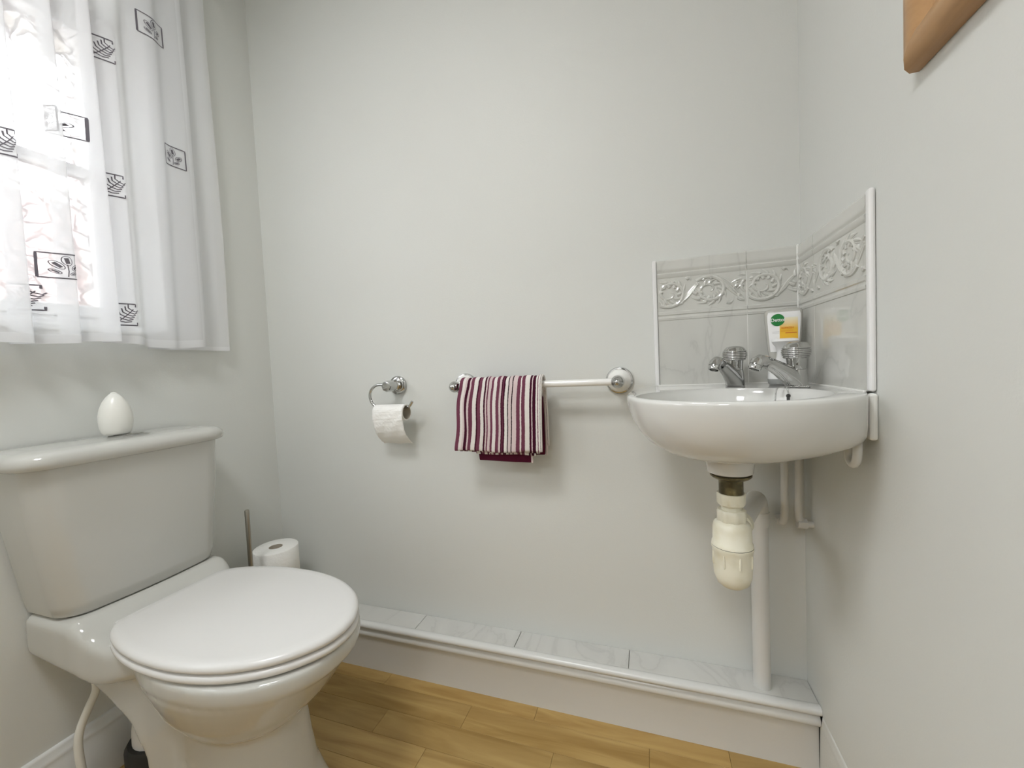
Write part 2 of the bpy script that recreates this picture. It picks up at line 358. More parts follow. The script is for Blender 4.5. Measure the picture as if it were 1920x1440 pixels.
# ------------------------------------------------------------------ splashback tiles
TZ0, TZ1 = .8555, 1.161
def tile_face(u):            # thickness of the tile over height (rib and border profile)
    pass
ZP = [(TZ0, .0072), (1.0145, .0072), (1.0155, .0085), (1.0205, .0092), (1.0225, .0078), (1.0265, .0078), (1.0285, .0095), (1.0345, .0095), (1.0365, .0075), (1.042, .0072), (1.117, .0072), (1.1195, .009), (1.1275, .0095), (1.1295, .0078), (1.1315, .0078), (1.134, .0092), (1.139, .0098), (1.142, .0088), (1.156, .0086), (1.1595, .0075), (TZ1, .006)]
def scrolls(u0, u1, phase):
    """embossed acanthus scrolls between u0 and u1 as tapering strokes in (u, z)"""
    S = []; zc = 1.0795; per = .088
    k0 = int(math.floor((u0-phase)/per))-1
    for k in range(k0, k0+6):
        cx = phase+k*per; sg = 1 if k % 2 == 0 else -1
        sp = []
        for i in range(46):
            t = i/45; a = sg*(-2.4+t*9.4); r = .031*(1-t)**.8+.003
            sp.append((cx+r*1.12*math.cos(a), zc+r*math.sin(a)))
        S.append((sp, .0050, .0028))
        for j in range(9):                                     # leaf lobes curling off the scroll
            a = sg*(-2.2+j*.62); r = .021+.001*(j % 2)
            st = []
            for i in range(9):
                t = i/8; aa = a+sg*t*.62; rr = r-.006+t*.015
                st.append((cx+rr*1.1*math.cos(aa), zc+rr*math.sin(aa)))
            S.append((st, .0042, .0016))
        for j in range(11):
            a = sg*(-2.6+j*.55)
            st = [(cx+(.027+.013*i/6)*1.08*math.cos(a+sg*.45*i/6), zc+(.027+.010*i/6)*math.sin(a+sg*.45*i/6)) for i in range(7)]
            S.append((st, .0046, .0012))
        for off in (-.006, 0, .006):                           # stems joining one scroll to the next
            st = []
            for i in range(13):
                t = i/12
                st.append((cx+.024+t*(per-.040)+off*.3, zc-sg*(.030-.060*t)*(.9)+off*math.sin(PI*t)))
            S.append((st, .0036, .0020))
        S.append(([(cx+per/2-.006+.002*i, zc+sg*(.031-.0006*i)+sg*.004*math.sin(i/6*PI)) for i in range(7)], .0048, .0024))
    out = []
    for st, r0, r1 in S:
        cur = []
        for i, (u, z) in enumerate(st):
            if u0+.003 < u < u1-.003 and 1.044 < z < 1.1155: cur.append((u, z, r0+(r1-r0)*i/(len(st)-1)))
            else:
                if len(cur) > 2: out.append(cur)
                cur = []
        if len(cur) > 2: out.append(cur)
    return out
def make_tile(u0, u1, side, phase):
    P = (lambda u, d, z: (u, YB-d, z)) if side == 'back' else (lambda u, d, z: (XR-d, u, z))
    ring0 = [P(u0+.0008, d, z) for z, d in ZP]+[P(u0+.0008, 0, TZ1), P(u0+.0008, 0, TZ0)]
    ring1 = [P(u1-.0008, d, z) for z, d in ZP]+[P(u1-.0008, 0, TZ1), P(u1-.0008, 0, TZ0)]
    t = obj('tile', G().loft([ring0, ring1]), M['tile'], wb if side == 'back' else wr, angle=35)
    g = G()
    for st in scrolls(u0, u1, phase):
        n = len(st)
        g.tube([P(u, .0066, z) for u, z, r in st], [r*(.5+.5*math.sin(PI*min(1, .25+.75*i/(n-1)))) + .0004 for i, (u, z, r) in enumerate(st)], 8)
    obj('scroll_relief', g, M['tile'], t)
make_tile(.0265, .2215, 'back', .055)
make_tile(.2215, XR-.0075, 'back', .255)
make_tile(.985, YB-.0005, 'right', 1.04)
make_tile(.776, .985, 'right', .83)
def strip(name, g, mat, par, bevel=.002): return obj(name, g, mat, par, smooth=False, bevel=bevel)
strip('tile_trim', G().box(.0165, .0265, YB-.011, YB-.0005, .853, TZ1+.001), M['plastic'], wb, .003)
strip('tile_trim', G().box(XR-.0095, XR-.0005, .762, .776, .856, TZ1+.003), M['plastic'], wr, .005)
strip('grout_line', G().box(.2207, .2223, YB-.0068, YB-.0005, TZ0, TZ1-.002), M['grout'], wb, 0)
strip('grout_line', G().box(XR-.0068, XR-.0005, .9842, .9858, TZ0, TZ1-.002), M['grout'], wr, 0)
strip('sealant', G().box(XR-.011, XR-.0067, YB-.011, YB-.0067, TZ0, TZ1), M['sealant'], wb, .0015)
strip('sealant', G().box(.023, XR-.01, YB-.0125, YB-.0072, .8535, .8575), M['sealant'], wb, .0015)
strip('sealant', G().box(XR-.0125, XR-.0072, .778, YB-.012, .8535, .8575), M['sealant'], wr, .0015)
strip('sealant', G().box(XR-.0115, XR-.0005, .7585, .772, .781, .8535), M['sealant'], wr, .004)

# ------------------------------------------------------------------ wash basin
def basin():
    t = thing('corner_basin', (.14, .85, .735), 'white ceramic corner wash basin with chrome taps against the tiled splashback', 'basin')
    BX, BY = .3185, 1.0675
    key = [(-.015, 1.02), (-.034, .94), (-.042, .855), (-.036, .78), (-.010, .712), (.04, .668), (.10, .648), (.16, .648), (.22, .664), (.270, .695), (.302, .727)]
    pts = [(BX-.004, BY)]+[(BX-(BX-.018)*k/16, BY) for k in range(1, 16)]+[(.018, BY)]+catmull([(.018, BY)]+key+[(BX, .760)], 7)[1:]+[(BX, .760+(BY-.004-.760)*k/16) for k in range(1, 17)]
    # resample evenly by index
    P = np.array(pts); d = np.r_[0, np.cumsum(np.hypot(*np.diff(np.r_[P, P[:1]], axis=0).T))]
    n = 144; s = np.linspace(0, d[-1], n, endpoint=False); Pc = np.r_[P, P[:1]]
    O = np.c_[np.interp(s, d, Pc[:, 0]), np.interp(s, d, Pc[:, 1])]
    c = np.array([.132, .795])
    # how much a direction faces a wall (stays vertical longer)
    wf_ = np.clip(np.maximum((O[:, 0]-.285)/.03, (O[:, 1]-1.03)/.03), 0, 1)
    for _ in range(10): wf_ = (np.roll(wf_, 1)+wf_+np.roll(wf_, -1))/3
    rings = []
    # outer surface from the bottom up: (scale towards centre, z) for the free front and for the wall sides
    front = [(.10, .742), (.30, .743), (.50, .748), (.66, .757), (.79, .771), (.885, .790), (.945, .810), (.978, .828), (.993, .841), (.998, .848), (.994, .8525), (.980, .8545)]
    wallp = [(.10, .742), (.35, .745), (.60, .752), (.80, .762), (.93, .772), (.985, .778), (.998, .784), (1.0, .80), (1.0, .83), (1.0, .846), (.9985, .852), (.993, .8555)]
    for (sf, zf), (sw, zw) in zip(front, wallp):
        sc = sf*(1-wf_)+sw*wf_; z = zf*(1-wf_)+zw*wf_
        rings.append([(c[0]+(O[i, 0]-c[0])*sc[i], c[1]+(O[i, 1]-c[1])*sc[i], z[i]) for i in range(n)])
    # inner bowl: rim opening
    ang = np.arctan2(O[:, 1]-c[1], O[:, 0]-c[0])
    def inner(sc, z):
        r = []
        for i in range(n):
            a = ang[i]; dv = O[i]-c; R = np.hypot(*dv)
            rx = .150; ry = .140
            re = 1/math.sqrt((math.cos(a-.55)/.160)**2+(math.sin(a-.55)/.138)**2)
            re = min(re, R-.011)
            r.append((c[0]+re*sc*math.cos(a), c[1]+re*sc*math.sin(a), z))
        return r
    for sc, z in ((1.04, .8545), (1.0, .8525), (.975, .847), (.955, .835), (.90, .812), (.80, .788), (.62, .769), (.40, .759), (.16, .754)):
        rings.append(inner(min(sc, 1.0) if sc > 1 else sc, z))
    g = G(); g.loft(rings, True, True)
    body = obj('bowl', g, M['ceramic'], t, angle=75)
    tc = (.1335, .795)
    g = G().lathe([(.010, .757), (.022, .757), (.024, .7555)], (tc[0], tc[1], 0), 'z', 28); obj('waste_flange', g, M['chrome'], t)
    g = G().lathe([(.043, .758), (.0405, .742), (.0375, .724), (.0365, .717), (.033, .7145), (.02, .714)], (tc[0]-.002, tc[1], 0), 'z', 36, False, True)
    obj('outlet_boss', g, M['ceramic'], body)
    g = G()                                                     # ceramic fixing lug under the right end
    pts2 = catmull([(.795, .785), (.806, .758), (.803, .744), (.792, .737), (.780, .742), (.774, .758), (.773, .785)], 5)
    g.tube([(.309, y, z) for y, z in pts2], .0065, 10)
    obj('fixing_lug', g, M['ceramic'], body)
    return t
basin()

# bottle trap, waste pipe and supply pipes under the basin
tx, ty = .1325, .793
t = thing('bottle_trap', (tx, ty, .51), 'yellowed white plastic bottle trap hanging under the basin', 'trap')
g = G().lathe([(.0335, .7138), (.0335, .711), (.030, .7075), (.026, .7055), (.022, .7045)], (tx, ty, 0), 'z', 28); obj('back_nut', g, M['brass'], t)
g = G().lathe([(.0195, .706), (.0195, .676)], (tx, ty, 0), 'z', 28); obj('brass_tail', g, M['brass'], t)
def ribbed(prof, ribs, depth, c, n=64):
    G_ = G(); rings = []
    for r, h in prof:
        rings.append([(c[0]+(r+depth*(1 if (i*ribs//n) % 2 == 0 else 0))*math.cos(2*PI*i/n), c[1]+(r+depth*(1 if (i*ribs//n) % 2 == 0 else 0))*math.sin(2*PI*i/n), h) for i in range(n)])
    return G_.loft(rings)
g = ribbed([(.0215, .6795), (.0222, .678), (.0222, .661), (.0195, .658)], 10, .0009, (tx, ty)); obj('inlet_nut', g, M['trap'], t)
g = G().lathe([(.0165, .660), (.0165, .640)], (tx, ty, 0), 'z', 28); obj('inlet_neck', g, M['trap'], t)
g = ribbed([(.0205, .6505), (.0225, .648), (.0225, .630), (.020, .627)], 16, .0012, (tx, ty)); obj('collar_nut', g, M['trap'], t)
g = G().lathe([(.018, .633), (.024, .6305), (.0295, .625), (.031, .617), (.0315, .593), (.033, .591), (.0335, .5865)], (tx, ty, 0), 'z', 40); obj('trap_body', g, M['trap'], t)
g = G().lathe([(.0338, .5855), (.0338, .581), (.0325, .578), (.0315, .548), (.0305, .532), (.026, .519), (.018, .512), (.006, .5095)], (tx, ty, 0), 'z', 40)
obj('gasket', G().lathe([(.0330, .5853), (.0330, .5867)], (tx, ty, 0), 'z', 40), M['rubber'], t)
cup = obj('trap_cup', g, M['trap'], t)
for k in range(8):
    a = 2*PI*k/8+.2; obj('grip_rib', G().tube([(tx+.0322*math.cos(a), ty+.0322*math.sin(a), z) for z in (.575, .57, .556, .552)], [.001, .002, .002, .0008], 6), M['trap'], cup)
px_, py_ = .2285, 1.036
dv = Vector((px_-tx, py_-ty, 0)); dl = dv.length; dv.normalize()
def along(s, z): return (tx+dv.x*s, ty+dv.y*s, z)
g = G().tube([along(.022, .604), along(.040, .604), along(.060, .604)], [.0175, .0185, .0185], 24); obj('outlet_stub', g, M['trap'], t)
g = G().tube([along(.050, .604), along(.066, .604)], .0235, 24); obj('outlet_nut', g, M['trap'], t)
t = thing('waste_pipe', (px_, py_, .157), 'white painted waste pipe with elbow dropping from the trap to the ledge', 'pipe')
path = [along(.0668, .604), along(dl-.05, .604)]+[tuple(Vector(along(dl-.045+.045*math.sin(a), .604-.045+.045*math.cos(a)))) for a in np.linspace(.1, PI/2, 8)]+[(px_, py_, .55)]
g = G().tube(path, .0195, 24); obj('elbow', g, M['pipe'], t)
g = G().tube([(px_, py_, .567), (px_, py_, .535)], .0215, 24); obj('socket', g, M['pipe'], t)
g = G().tube([(px_, py_, .56), (px_, py_, .1571)], .0180, 28); obj('downpipe', g, M['pipe'], t)
def supply(name, path, label):
    pts = catmull(path, 6)
    tt = thing(name, (path[-1][0], path[-1][1], path[-1][2]), label, 'pipe', 'painted supply pipes under the basin')
    obj('tube', G().tube(pts, .0075, 14), M['pipe'], tt)
    e = Vector(path[-1]); d = (Vector(path[-1])-Vector(path[-2])).normalized()
    obj('compression_nut', G().tube([e-d*.03, e-d*.012], .0115, 6), M['pipe'], tt)
supply('supply_pipe', [(.235, 1.020, .756), (.262, 1.020, .742), (.276, 1.024, .70), (.278, 1.030, .62), (.278, 1.033, .565), (.278, 1.042, .546), (.278, 1.056, .540), (.278, YB, .540)], 'white painted supply pipe curving out from under the basin, nearer the waste pipe')
supply('supply_pipe', [(.302, 1.022, .772), (.304, 1.024, .70), (.304, 1.028, .60), (.304, 1.030, .57), (.307, 1.030, .553), (.316, 1.030, .546), (XR, 1.030, .545)], 'straight white painted supply pipe nearest the corner under the basin')

# taps
def tap(loc, ang, label):
    t = thing('basin_tap', loc, label, 'tap', 'chrome taps on the basin')
    Mx = Matrix.Translation(loc) @ Matrix.Rotation(ang, 4, 'Z')
    rings = []
    # body and spout: lofted ellipses, foot first, leaning out to the spout tip (local +x)
    secs = [((0, 0, 0), (0, 0, 1), .0195, .0195), ((.001, 0, .007), (.15, 0, 1), .0200, .0190), ((.007, 0, .015), (.45, 0, 1), .0200, .0178),
            ((.020, 0, .0255), (.85, 0, .9), .0180, .0158), ((.038, 0, .0365), (1, 0, .62), .0145, .0132), ((.058, 0, .0470), (1, 0, .5), .0118, .0118), ((.066, 0, .0505), (1, 0, .35), .0114, .0114), ((.0675, 0, .0512), (1, 0, .33), .0126, .0124), ((.080, 0, .0535), (1, 0, -.05), .0126, .0124), ((.086, 0, .0505), (1, 0, -.75), .0122, .0122), ((.0885, 0, .046), (.5, 0, -1), .0120, .0120)]
    for cpos, nrm, ra, rb in secs:
        nv = Vector(nrm).normalized(); side = Vector((0, 1, 0)); upv = nv.cross(side)
        rings.append([tuple(Vector(cpos)+upv*ra*math.cos(a)+side*rb*math.sin(a)) for a in np.linspace(0, 2*PI, 28, endpoint=False)])
    g = G().loft(rings)
    g.lathe([(.0192, .002), (.0186, .015), (.0176, .028), (.0166, .034), (.010, .035)], (0, 0, 0), 'z', 28)
    obj('tap_body', g.xf(Mx), M['chrome'], t, angle=50)
    g = G().lathe([(.0112, 0), (.0116, -.006), (.0108, -.0085), (.0085, -.009), (.0080, -.004)], (0, 0, 0), 'z', 22)
    g.xf(Mx @ Matrix.Translation((.0885, 0, .0460)) @ Matrix.Rotation(math.radians(-24), 4, 'Y')); obj('aerator', g, M['chrome'], t)
    g = G().lathe([(.0140, .0325), (.0160, .035), (.0160, .044), (.0170, .053), (.0182, .057)], (0, 0, 0), 'z', 28).xf(Mx); obj('tap_stem', g, M['chrome'], t)
    pr = [(.0170, .0550), (.0215, .0560)]
    z = .0565
    for k, r in enumerate((.0222, .0238, .0247, .0250, .0246, .0236)):
        pr += [(r-.0012, z), (r+.0003, z+.0009), (r+.0003, z+.0023), (r-.0012, z+.0032)]; z += .0034
    pr += [(.0222, z), (.0205, z+.0035), (.0180, z+.0065), (.0150, z+.0085), (.0110, z+.0098), (.0060, z+.0103), (.0002, z+.0105)]
    obj('tap_handle', G().lathe(pr, (0, 0, 0), 'z', 36).xf(Mx), M['chrome'], t, angle=60)
tap((.1835, 1.018, .8553), math.radians(-125), 'chrome basin tap with ribbed round handle beside the tile joint')
tap((.2725, .922, .8553), math.radians(-152), 'larger looking chrome tap with ribbed handle in front of soap bottle')

# plug chain round the foot of the nearer tap
def chain():
    pts = []
    for a in np.linspace(math.radians(60), math.radians(-150), 12): pts.append((.2725+.0215*math.cos(a), .922+.0215*math.sin(a), .8568))
    pts += [(.246, .903, .8568), (.232, .886, .857), (.226, .874, .854), (.222, .866, .842), (.219, .858, .826), (.2165, .850, .81)]
    p2 = [(.2555, .9065, .8568), (.2465, .893, .857), (.2445, .879, .855), (.243, .868, .846), (.241, .860, .832)]
    g = G(); tot = 0
    for path in (pts, p2):
        c = np.array(catmull(path, 10)); d = np.r_[0, np.cumsum(np.linalg.norm(np.diff(c, axis=0), axis=1))]
        for s in np.arange(0, d[-1], .0031):
            p = [np.interp(s, d, c[:, k]) for k in range(3)]; g.sphere(p, .0016, 8, 5)
        g.tube([tuple(x) for x in c[::4]], .0004, 5)
    o = obj('plug_chain', g, M['chrome'], None, loc=(.2725, .922, .8555)); tag(o, 'fine bead plug chain looped round the tap foot into the bowl', 'chain')
    g = G().sphere((.2425, .866, .843), .0038, 10, 8).tube([(.2425, .866, .843), (.241, .861, .833)], .0026, 8)
    obj('chain_stopper', g, M['rubber'], o)
chain()

# soap dispenser with its refill
def soap():
    bx, by, bz = .2785, 1.018, .8556
    t = thing('soap_dispenser', (bx, by, bz), 'hand soap dispenser with yellow and green label behind the tap', 'soap')
    Mx = Matrix.Translation((bx, by, bz)) @ Matrix.Rotation(math.radians(-10), 4, 'Z')       # front is local -y
    def sec(w, d, z, y=0, e=3.2, n=40): return superellipse(0, y, w/2, d/2, z, n, e)
    g = G().loft([sec(.056, .040, .0), sec(.061, .044, .003), sec(.062, .045, .012)]); obj('base_ring', g.xf(Mx), M['grey_plastic'], t)
    g = G().loft([sec(.062, .045, .012), sec(.061, .044, .022), sec(.055, .040, .040), sec(.050, .037, .050), sec(.046, .036, .053)]); bd = obj('dispenser_body', g.xf(Mx), M['plastic'], t)
    g = G().loft([sec(.036, .020, .045, -.014, 2.4), sec(.030, .019, .060, -.0155, 2.4), sec(.029, .019, .070, -.017, 2.4), sec(.034, .022, .080, -.019, 2.4), sec(.045, .030, .087, -.023, 2.4), sec(.049, .034, .091, -.025, 2.2), sec(.046, .031, .0955, -.024, 2.2), sec(.030, .018, .0975, -.020, 2.2)])
    obj('spout_column', g.xf(Mx), M['plastic'], t)
    W_ = lambda z: np.interp(z, [.052, .06, .10, .140, .155, .160, .162], [.050, .056, .064, .070, .070, .064, .050])
    D_ = lambda z: np.interp(z, [.052, .06, .10, .140, .155, .160, .162], [.022, .026, .030, .032, .032, .026, .016])
    yo = .007
    g = G().loft([sec(W_(z), D_(z), z, yo, 3.4) for z in (.0525, .056, .062, .08, .10, .12, .14, .15, .155, .158, .160, .1615, .162)])
    rf = obj('refill', g.xf(Mx), M['clear'], t)
    # printed label: curved patch just proud of the refill's front
    def front(u, z, lift):
        w, d = W_(z)/2, D_(z)/2; k = min(.999, abs(u)/w)
        return (u, yo-d*(1-k**3.4)**(1/3.4)-lift, z)
    def patch(u0, u1, z0, z1, lift, nu=12, nz=8, fn=None):
        g = G(); rows = []
        for j in range(nz+1):
            z = z0+(z1-z0)*j/nz; r = []
            for i in range(nu+1):
                u = u0+(u1-u0)*i/nu
                if fn: u = fn(u, z)
                r.append(front(u, z, lift))
            rows.append(r)
        return g.sheet(rows).xf(Mx)
    clipw = lambda u, z: max(-W_(z)/2*.86, min(W_(z)/2*.86, u))*(1-.35*max(0, (z-.150)/.005)**3*.3)
    lab = obj('label', patch(-.030, .030, .070, .154, .0004, 16, 14, clipw), M['label_white'], t); lab['label'] = 'white product label'
    obj('yellow_panel', patch(-.008, .0245, .072, .142, .0008, 10, 10), M['label_yellow'], lab)
    g = G(); cu, cz, R_ = -.0115, .1375, .0128
    ring = [front(cu+R_*math.cos(a), cz+R_*math.sin(a), .0012) for a in np.linspace(0, 2*PI, 36, endpoint=False)]
    g.add([front(cu, cz, .0012)]+ring, [(0, i+1, (i+1) % 36+1) for i in range(36)]); obj('green_emblem', g.xf(Mx), M['label_green'], lab)
    obj('red_line', patch(.002, .0225, .1085, .1100, .0012, 8, 1), M['label_red'], lab)
    for z in (.1095, .1125): obj('small_print', patch(-.0215, -.0085, z, z+.0006, .0009, 6, 1), M['label_grey'], lab)
    for z in (.1125, .1145): obj('small_print', patch(-.006, .016, z, z+.0005, .0012, 6, 1), M['label_orange'], lab)
    def text(s, u, z, h, mat, lift, name, bold=0.0):
        cu_ = bpy.data.curves.new(name, 'FONT'); cu_.body = s; cu_.size = h; cu_.align_x = 'CENTER'; cu_.align_y = 'CENTER'; cu_.offset = bold; cu_.resolution_u = 3
        to = bpy.data.objects.new('tmp', cu_); COL.objects.link(to); dg = bpy.context.evaluated_depsgraph_get()
        me = to.evaluated_get(dg).to_mesh(); g = G()
        g.add([front(u+v.co.x, z+v.co.y, lift) for v in me.vertices], [tuple(p.vertices) for p in me.polygons])
        to.evaluated_get(dg).to_mesh_clear(); bpy.data.objects.remove(to); bpy.data.curves.remove(cu_)
        obj(name, g.xf(Mx), mat, lab, smooth=False)
    text('Dettol', cu+.0003, cz-.0002, .0098, M['label_white'], .0016, 'brand_lettering', .00020)
    text('REFRESH', .006, .1195, .0058, M['label_orange'], .0014, 'variant_lettering', .00015)
soap()

# ------------------------------------------------------------------ towel rail and towel
RY, RZ = 1.012, .8715
t = thing('towel_rail', (-.287, YB, RZ), 'white towel rail with round porcelain and chrome end mounts on the back wall', 'towel rail')
for x, r in ((-.5035, .0345), (-.0705, .0345)):
    mo = obj('mount', G().lathe([(.030, .004), (.0295, .009), (.024, .016), (.018, .024), (.0150, .033), (.0135, .050), (.0150, .056), (.0150, .078)], (x, YB, RZ), 'y', 36), M['porcelain'], t)
    obj('mount_ring', G().lathe([(r, 0), (r, .004), (r-.002, .0075), (.029, .0085)], (x, YB, RZ), 'y', 36), M['chrome'], mo)
    obj('cap', G().lathe([(.0150, .074), (.0155, .078), (.014, .083), (.0095, .087), (.0095, .089), (.0075, .0935), (.003, .096), (.0005, .0963)], (x, YB, RZ), 'y', 30), M['chrome'], mo)
obj('bar', G().tube([(-.492, RY, RZ), (-.082, RY, RZ)], .0088, 24), M['porcelain'], t)

STR = [(0, 'm', 50), (0, 'w', 35), (0, 'p', 25), (0, 'd', 40), (0, 'p', 20), (0, 'm', 45), (0, 'w', 50), (0, 'd', 20), (0, 'm', 40), (0, 'w', 35), (0, 'd', 25), (0, 'p', 15), (0, 'm', 20), (0, 'p', 35), (0, 'm', 27), (0, 'w', 43), (0, 'm', 40), (0, 'p', 25), (0, 'd', 20), (0, 'm', 6), (0, 'd', 22), (0, 'w', 40), (0, 'k', 12), (0, 'p', 40), (0, 'k', 12), (0, 'p', 53), (0, 'm', 43), (0, 'w', 17), (0, 'm', 45), (0, 'w', 55), (0, 'd', 25), (0, 'p', 15), (0, 'd', 40), (0, 'w', 20), (0, 'm', 8), (0, 'w', 22), (0, 'k', 7), (0, 'w', 18)]
CC = {'m': (.16, .048, .08), 'w': (.74, .70, .67), 'p': (.63, .52, .52), 'd': (.055, .008, .022), 'k': (.025, .008, .014)}
def towel_mat(name, flip=False):
    m, nt, N, L, b = nodes(name)
    uv = N.new('ShaderNodeUVMap'); sp = N.new('ShaderNodeSeparateXYZ'); L.new(uv.outputs[0], sp.inputs[0])
    ns = N.new('ShaderNodeTexNoise'); ns.inputs['Scale'].default_value = 350; tc = N.new('ShaderNodeTexCoord'); L.new(tc.outputs['Object'], ns.inputs['Vector'])
    ma = N.new('ShaderNodeMath'); ma.operation = 'MULTIPLY_ADD'; ma.inputs[1].default_value = .008; L.new(ns.outputs['Fac'], ma.inputs[0]); L.new(sp.outputs[0], ma.inputs[2])
    tot = sum(s[2] for s in STR); mixprev = None
    # two constant ramps of at most 32 stops each
    def ramp(items, start):
        r = N.new('ShaderNodeValToRGB'); r.color_ramp.interpolation = 'CONSTANT'; e = r.color_ramp.elements; pos = start
        for k, (_, c, w) in enumerate(items):
            el = e[0] if k == 0 else (e[1] if k == 1 else e.new(min(1, pos)))
            el.position = 0 if k == 0 else min(1, pos); el.color = (*CC[c], 1); pos += w/tot
        L.new(ma.outputs[0], r.inputs[0]); return r, pos
    r1, p1 = ramp(STR[:19], .004); r2, p2 = ramp(STR[19:], p1)
    gt = N.new('ShaderNodeMath'); gt.operation = 'GREATER_THAN'; gt.inputs[1].default_value = p1; L.new(ma.outputs[0], gt.inputs[0])
    mx = N.new('ShaderNodeMix'); mx.data_type = 'RGBA'; L.new(gt.outputs[0], mx.inputs[0]); L.new(r1.outputs[0], mx.inputs[6]); L.new(r2.outputs[0], mx.inputs[7])
    L.new(mx.outputs[2], b.inputs['Base Color']); b.inputs['Roughness'].default_value = .95; b.inputs['Specular IOR Level'].default_value = .1
    bp = N.new('ShaderNodeBump'); bp.inputs['Strength'].default_value = .6; bp.inputs['Distance'].default_value = .002
    n2 = N.new('ShaderNodeTexNoise'); n2.inputs['Scale'].default_value = 700; L.new(tc.outputs['Object'], n2.inputs['Vector']); L.new(n2.outputs['Fac'], bp.inputs['Height']); L.new(bp.outputs[0], b.inputs['Normal'])
    return m
M['towel'] = towel_mat('striped_terry')
M['towel_dark'] = principled('maroon_terry', (.085, .010, .028), .95, bump=(700, .6, .002), spec=.1)
M['towel_hem'] = principled('towel_hem', (.60, .50, .48), .9)

def towel_sheet(name, parent, rows, uv, mat, thick):
    g = G().sheet(rows); o = obj(name, g, mat, parent)
    me = o.data; l = me.uv_layers.new(name='UVMap'); n = len(rows[0])
    for li, lp in enumerate(me.loops): l.data[li].uv = uv(lp.vertex_index % n, lp.vertex_index//n)
    s = o.modifiers.new('solid', 'SOLIDIFY'); s.thickness = thick; s.offset = 0
    b = o.modifiers.new('sub', 'SUBSURF'); b.levels = b.render_levels = 1
    return o
def drape(xl, xr, zf, zb, ro, yf, yb, nu=90, wob=1.0, sway=0.0, mid=.014, seed=0, u0=0., u1=1.):
    """rows run from the front hem over the bar to the back hem"""
    # profile points (y,z,tfront) of a section over the bar
    prof = []
    for k in range(15): t = k/14; prof.append((yf+(RY-ro-yf)*(t**3), zf+(RZ-zf)*t, 1-t))
    for a in np.linspace(PI, 0, 9)[1:-1]: prof.append((RY+ro*math.cos(a), RZ+ro*math.sin(a), 0))
    for k in range(11): t = k/10; prof.append((RY+ro+(yb-RY-ro)*min(1, t*2), RZ+(zb-RZ)*t, -t))
    rows = []
    for (y, z, tf) in prof:
        r = []
        for i in range(nu+1):
            u = i/nu; d = max(0, tf)
            L_ = xl-.016*min(1, d*1.1)*sway - (.003*math.sin(d*7)*sway); R__ = xr-.003*d*sway
            x = L_+(R__-L_)*u
            w = wob*d*(.0028*math.sin(u*11+seed)+.0016*math.sin(u*27+1+seed*2))
            fold = wob*.006*math.exp(-((u-.13-.05*d)/.035)**2)*math.sin(PI*min(1, d*1.3))
            r.append((x, y-w-fold, z+(.0025*math.sin(u*9+seed) if tf > .9 else 0)*wob+.0012*math.sin(u*40)*(1 if tf == 0 else .0)*wob))
        rows.append(r)
    return rows, lambda i, j: (u0+(u1-u0)*i/nu, j/len(prof))
tw = thing('hand_towel', (-.37, RY, .67), 'maroon, mauve and white striped towel folded over the towel rail', 'towel')
r, uv = drape(-.4815, -.2535, .700, .705, .0215, .978, 1.044, sway=1.0); towel_sheet('front_fold', tw, r, uv, M['towel'], .0060)
r, uv = drape(-.470, -.262, .6965, .70, .0155, .985, 1.042, sway=1.0, wob=.6, seed=1, u0=.10, u1=.97); towel_sheet('middle_fold', tw, r, uv, M['towel'], .0055)
r, uv = drape(-.432, -.276, .690, .70, .0118, .9915, 1.040, sway=.6, wob=.5, seed=2, u0=.18, u1=.95); towel_sheet('inner_fold', tw, r, uv, M['towel'], .004)
g = G(); rows = []
for k in range(10):
    t_ = k/9; rows.append([(-.4435+.008*(1-t_)*0+u*(.152)+(.006*(1-min(1, u*12))*(1-t_)), .999+.0012*math.sin(u*8), .672+.10*t_-.003*u) for u in np.linspace(0, 1, 30)])
towel_sheet('hem_border', tw, rows, lambda i, j: (0, 0), M['towel_dark'], .0045)
g = G(); g.box(-.2925, -.2875, .9965, 1.0015, .669, .700); obj('hem_edge', g, M['towel_hem'], tw, smooth=False, bevel=.0015)
rows = []
for k in range(14):
    t_ = k/13; rows.append([(-.44+u*.178, 1.036+.004*math.sin(u*5), .683+(RZ-.684)*t_) for u in np.linspace(0, 1, 30)])
towel_sheet('back_fold', tw, rows, lambda i, j: (.55+.4*i/29, 0), M['towel_dark'], .005)
g = G().box(-.262, -.2575, 1.0325, 1.0405, .682, RZ-.004); obj('hem_edge', g, M['towel_hem'], tw, smooth=False, bevel=.0018)

# ------------------------------------------------------------------ toilet roll holder and roll
hx, hz = -.7315, .8785
t = thing('toilet_roll_holder', (hx, YB, hz), 'chrome open arm toilet roll holder on the back wall', 'roll holder')
obj('wall_plate', G().lathe([(.028, 0), (.0285, .003), (.0285, .008), (.027, .0105), (.018, .012)], (hx, YB, hz), 'y', 36), M['chrome'], t, angle=50)
obj('post', G().lathe([(.0165, .010), (.0165, .024), (.0140, .026), (.0140, .030), (.0165, .032), (.0165, .064), (.0150, .067), (.0100, .068)], (hx, YB, hz), 'y', 8), M['chrome'], t, angle=20)
AY = 1.0235
arm = [(hx-.004, AY, .8815), (-.752, AY, .8835), (-.770, AY, .8825), (-.786, AY, .874), (-.7955, AY, .860), (-.7965, AY, .844), (-.790, AY, .829), (-.778, AY, .8185), (-.763, AY, .8160), (-.70, AY, .8160), (-.668, AY, .8165), (-.660, AY, .8205), (-.6515, AY, .832)]
obj('arm', G().tube(catmull(arm, 6), .0042, 14), M['chrome'], t)
cz_ = .8160-.0042*0-.0198+.0245-.0245
rc_z, rc_y = .8160-.0155, AY
t = thing('toilet_roll', (-.72, rc_y, .705), 'nearly used up white toilet roll hanging on the chrome holder', 'toilet roll')
x0, x1 = -.776, -.672
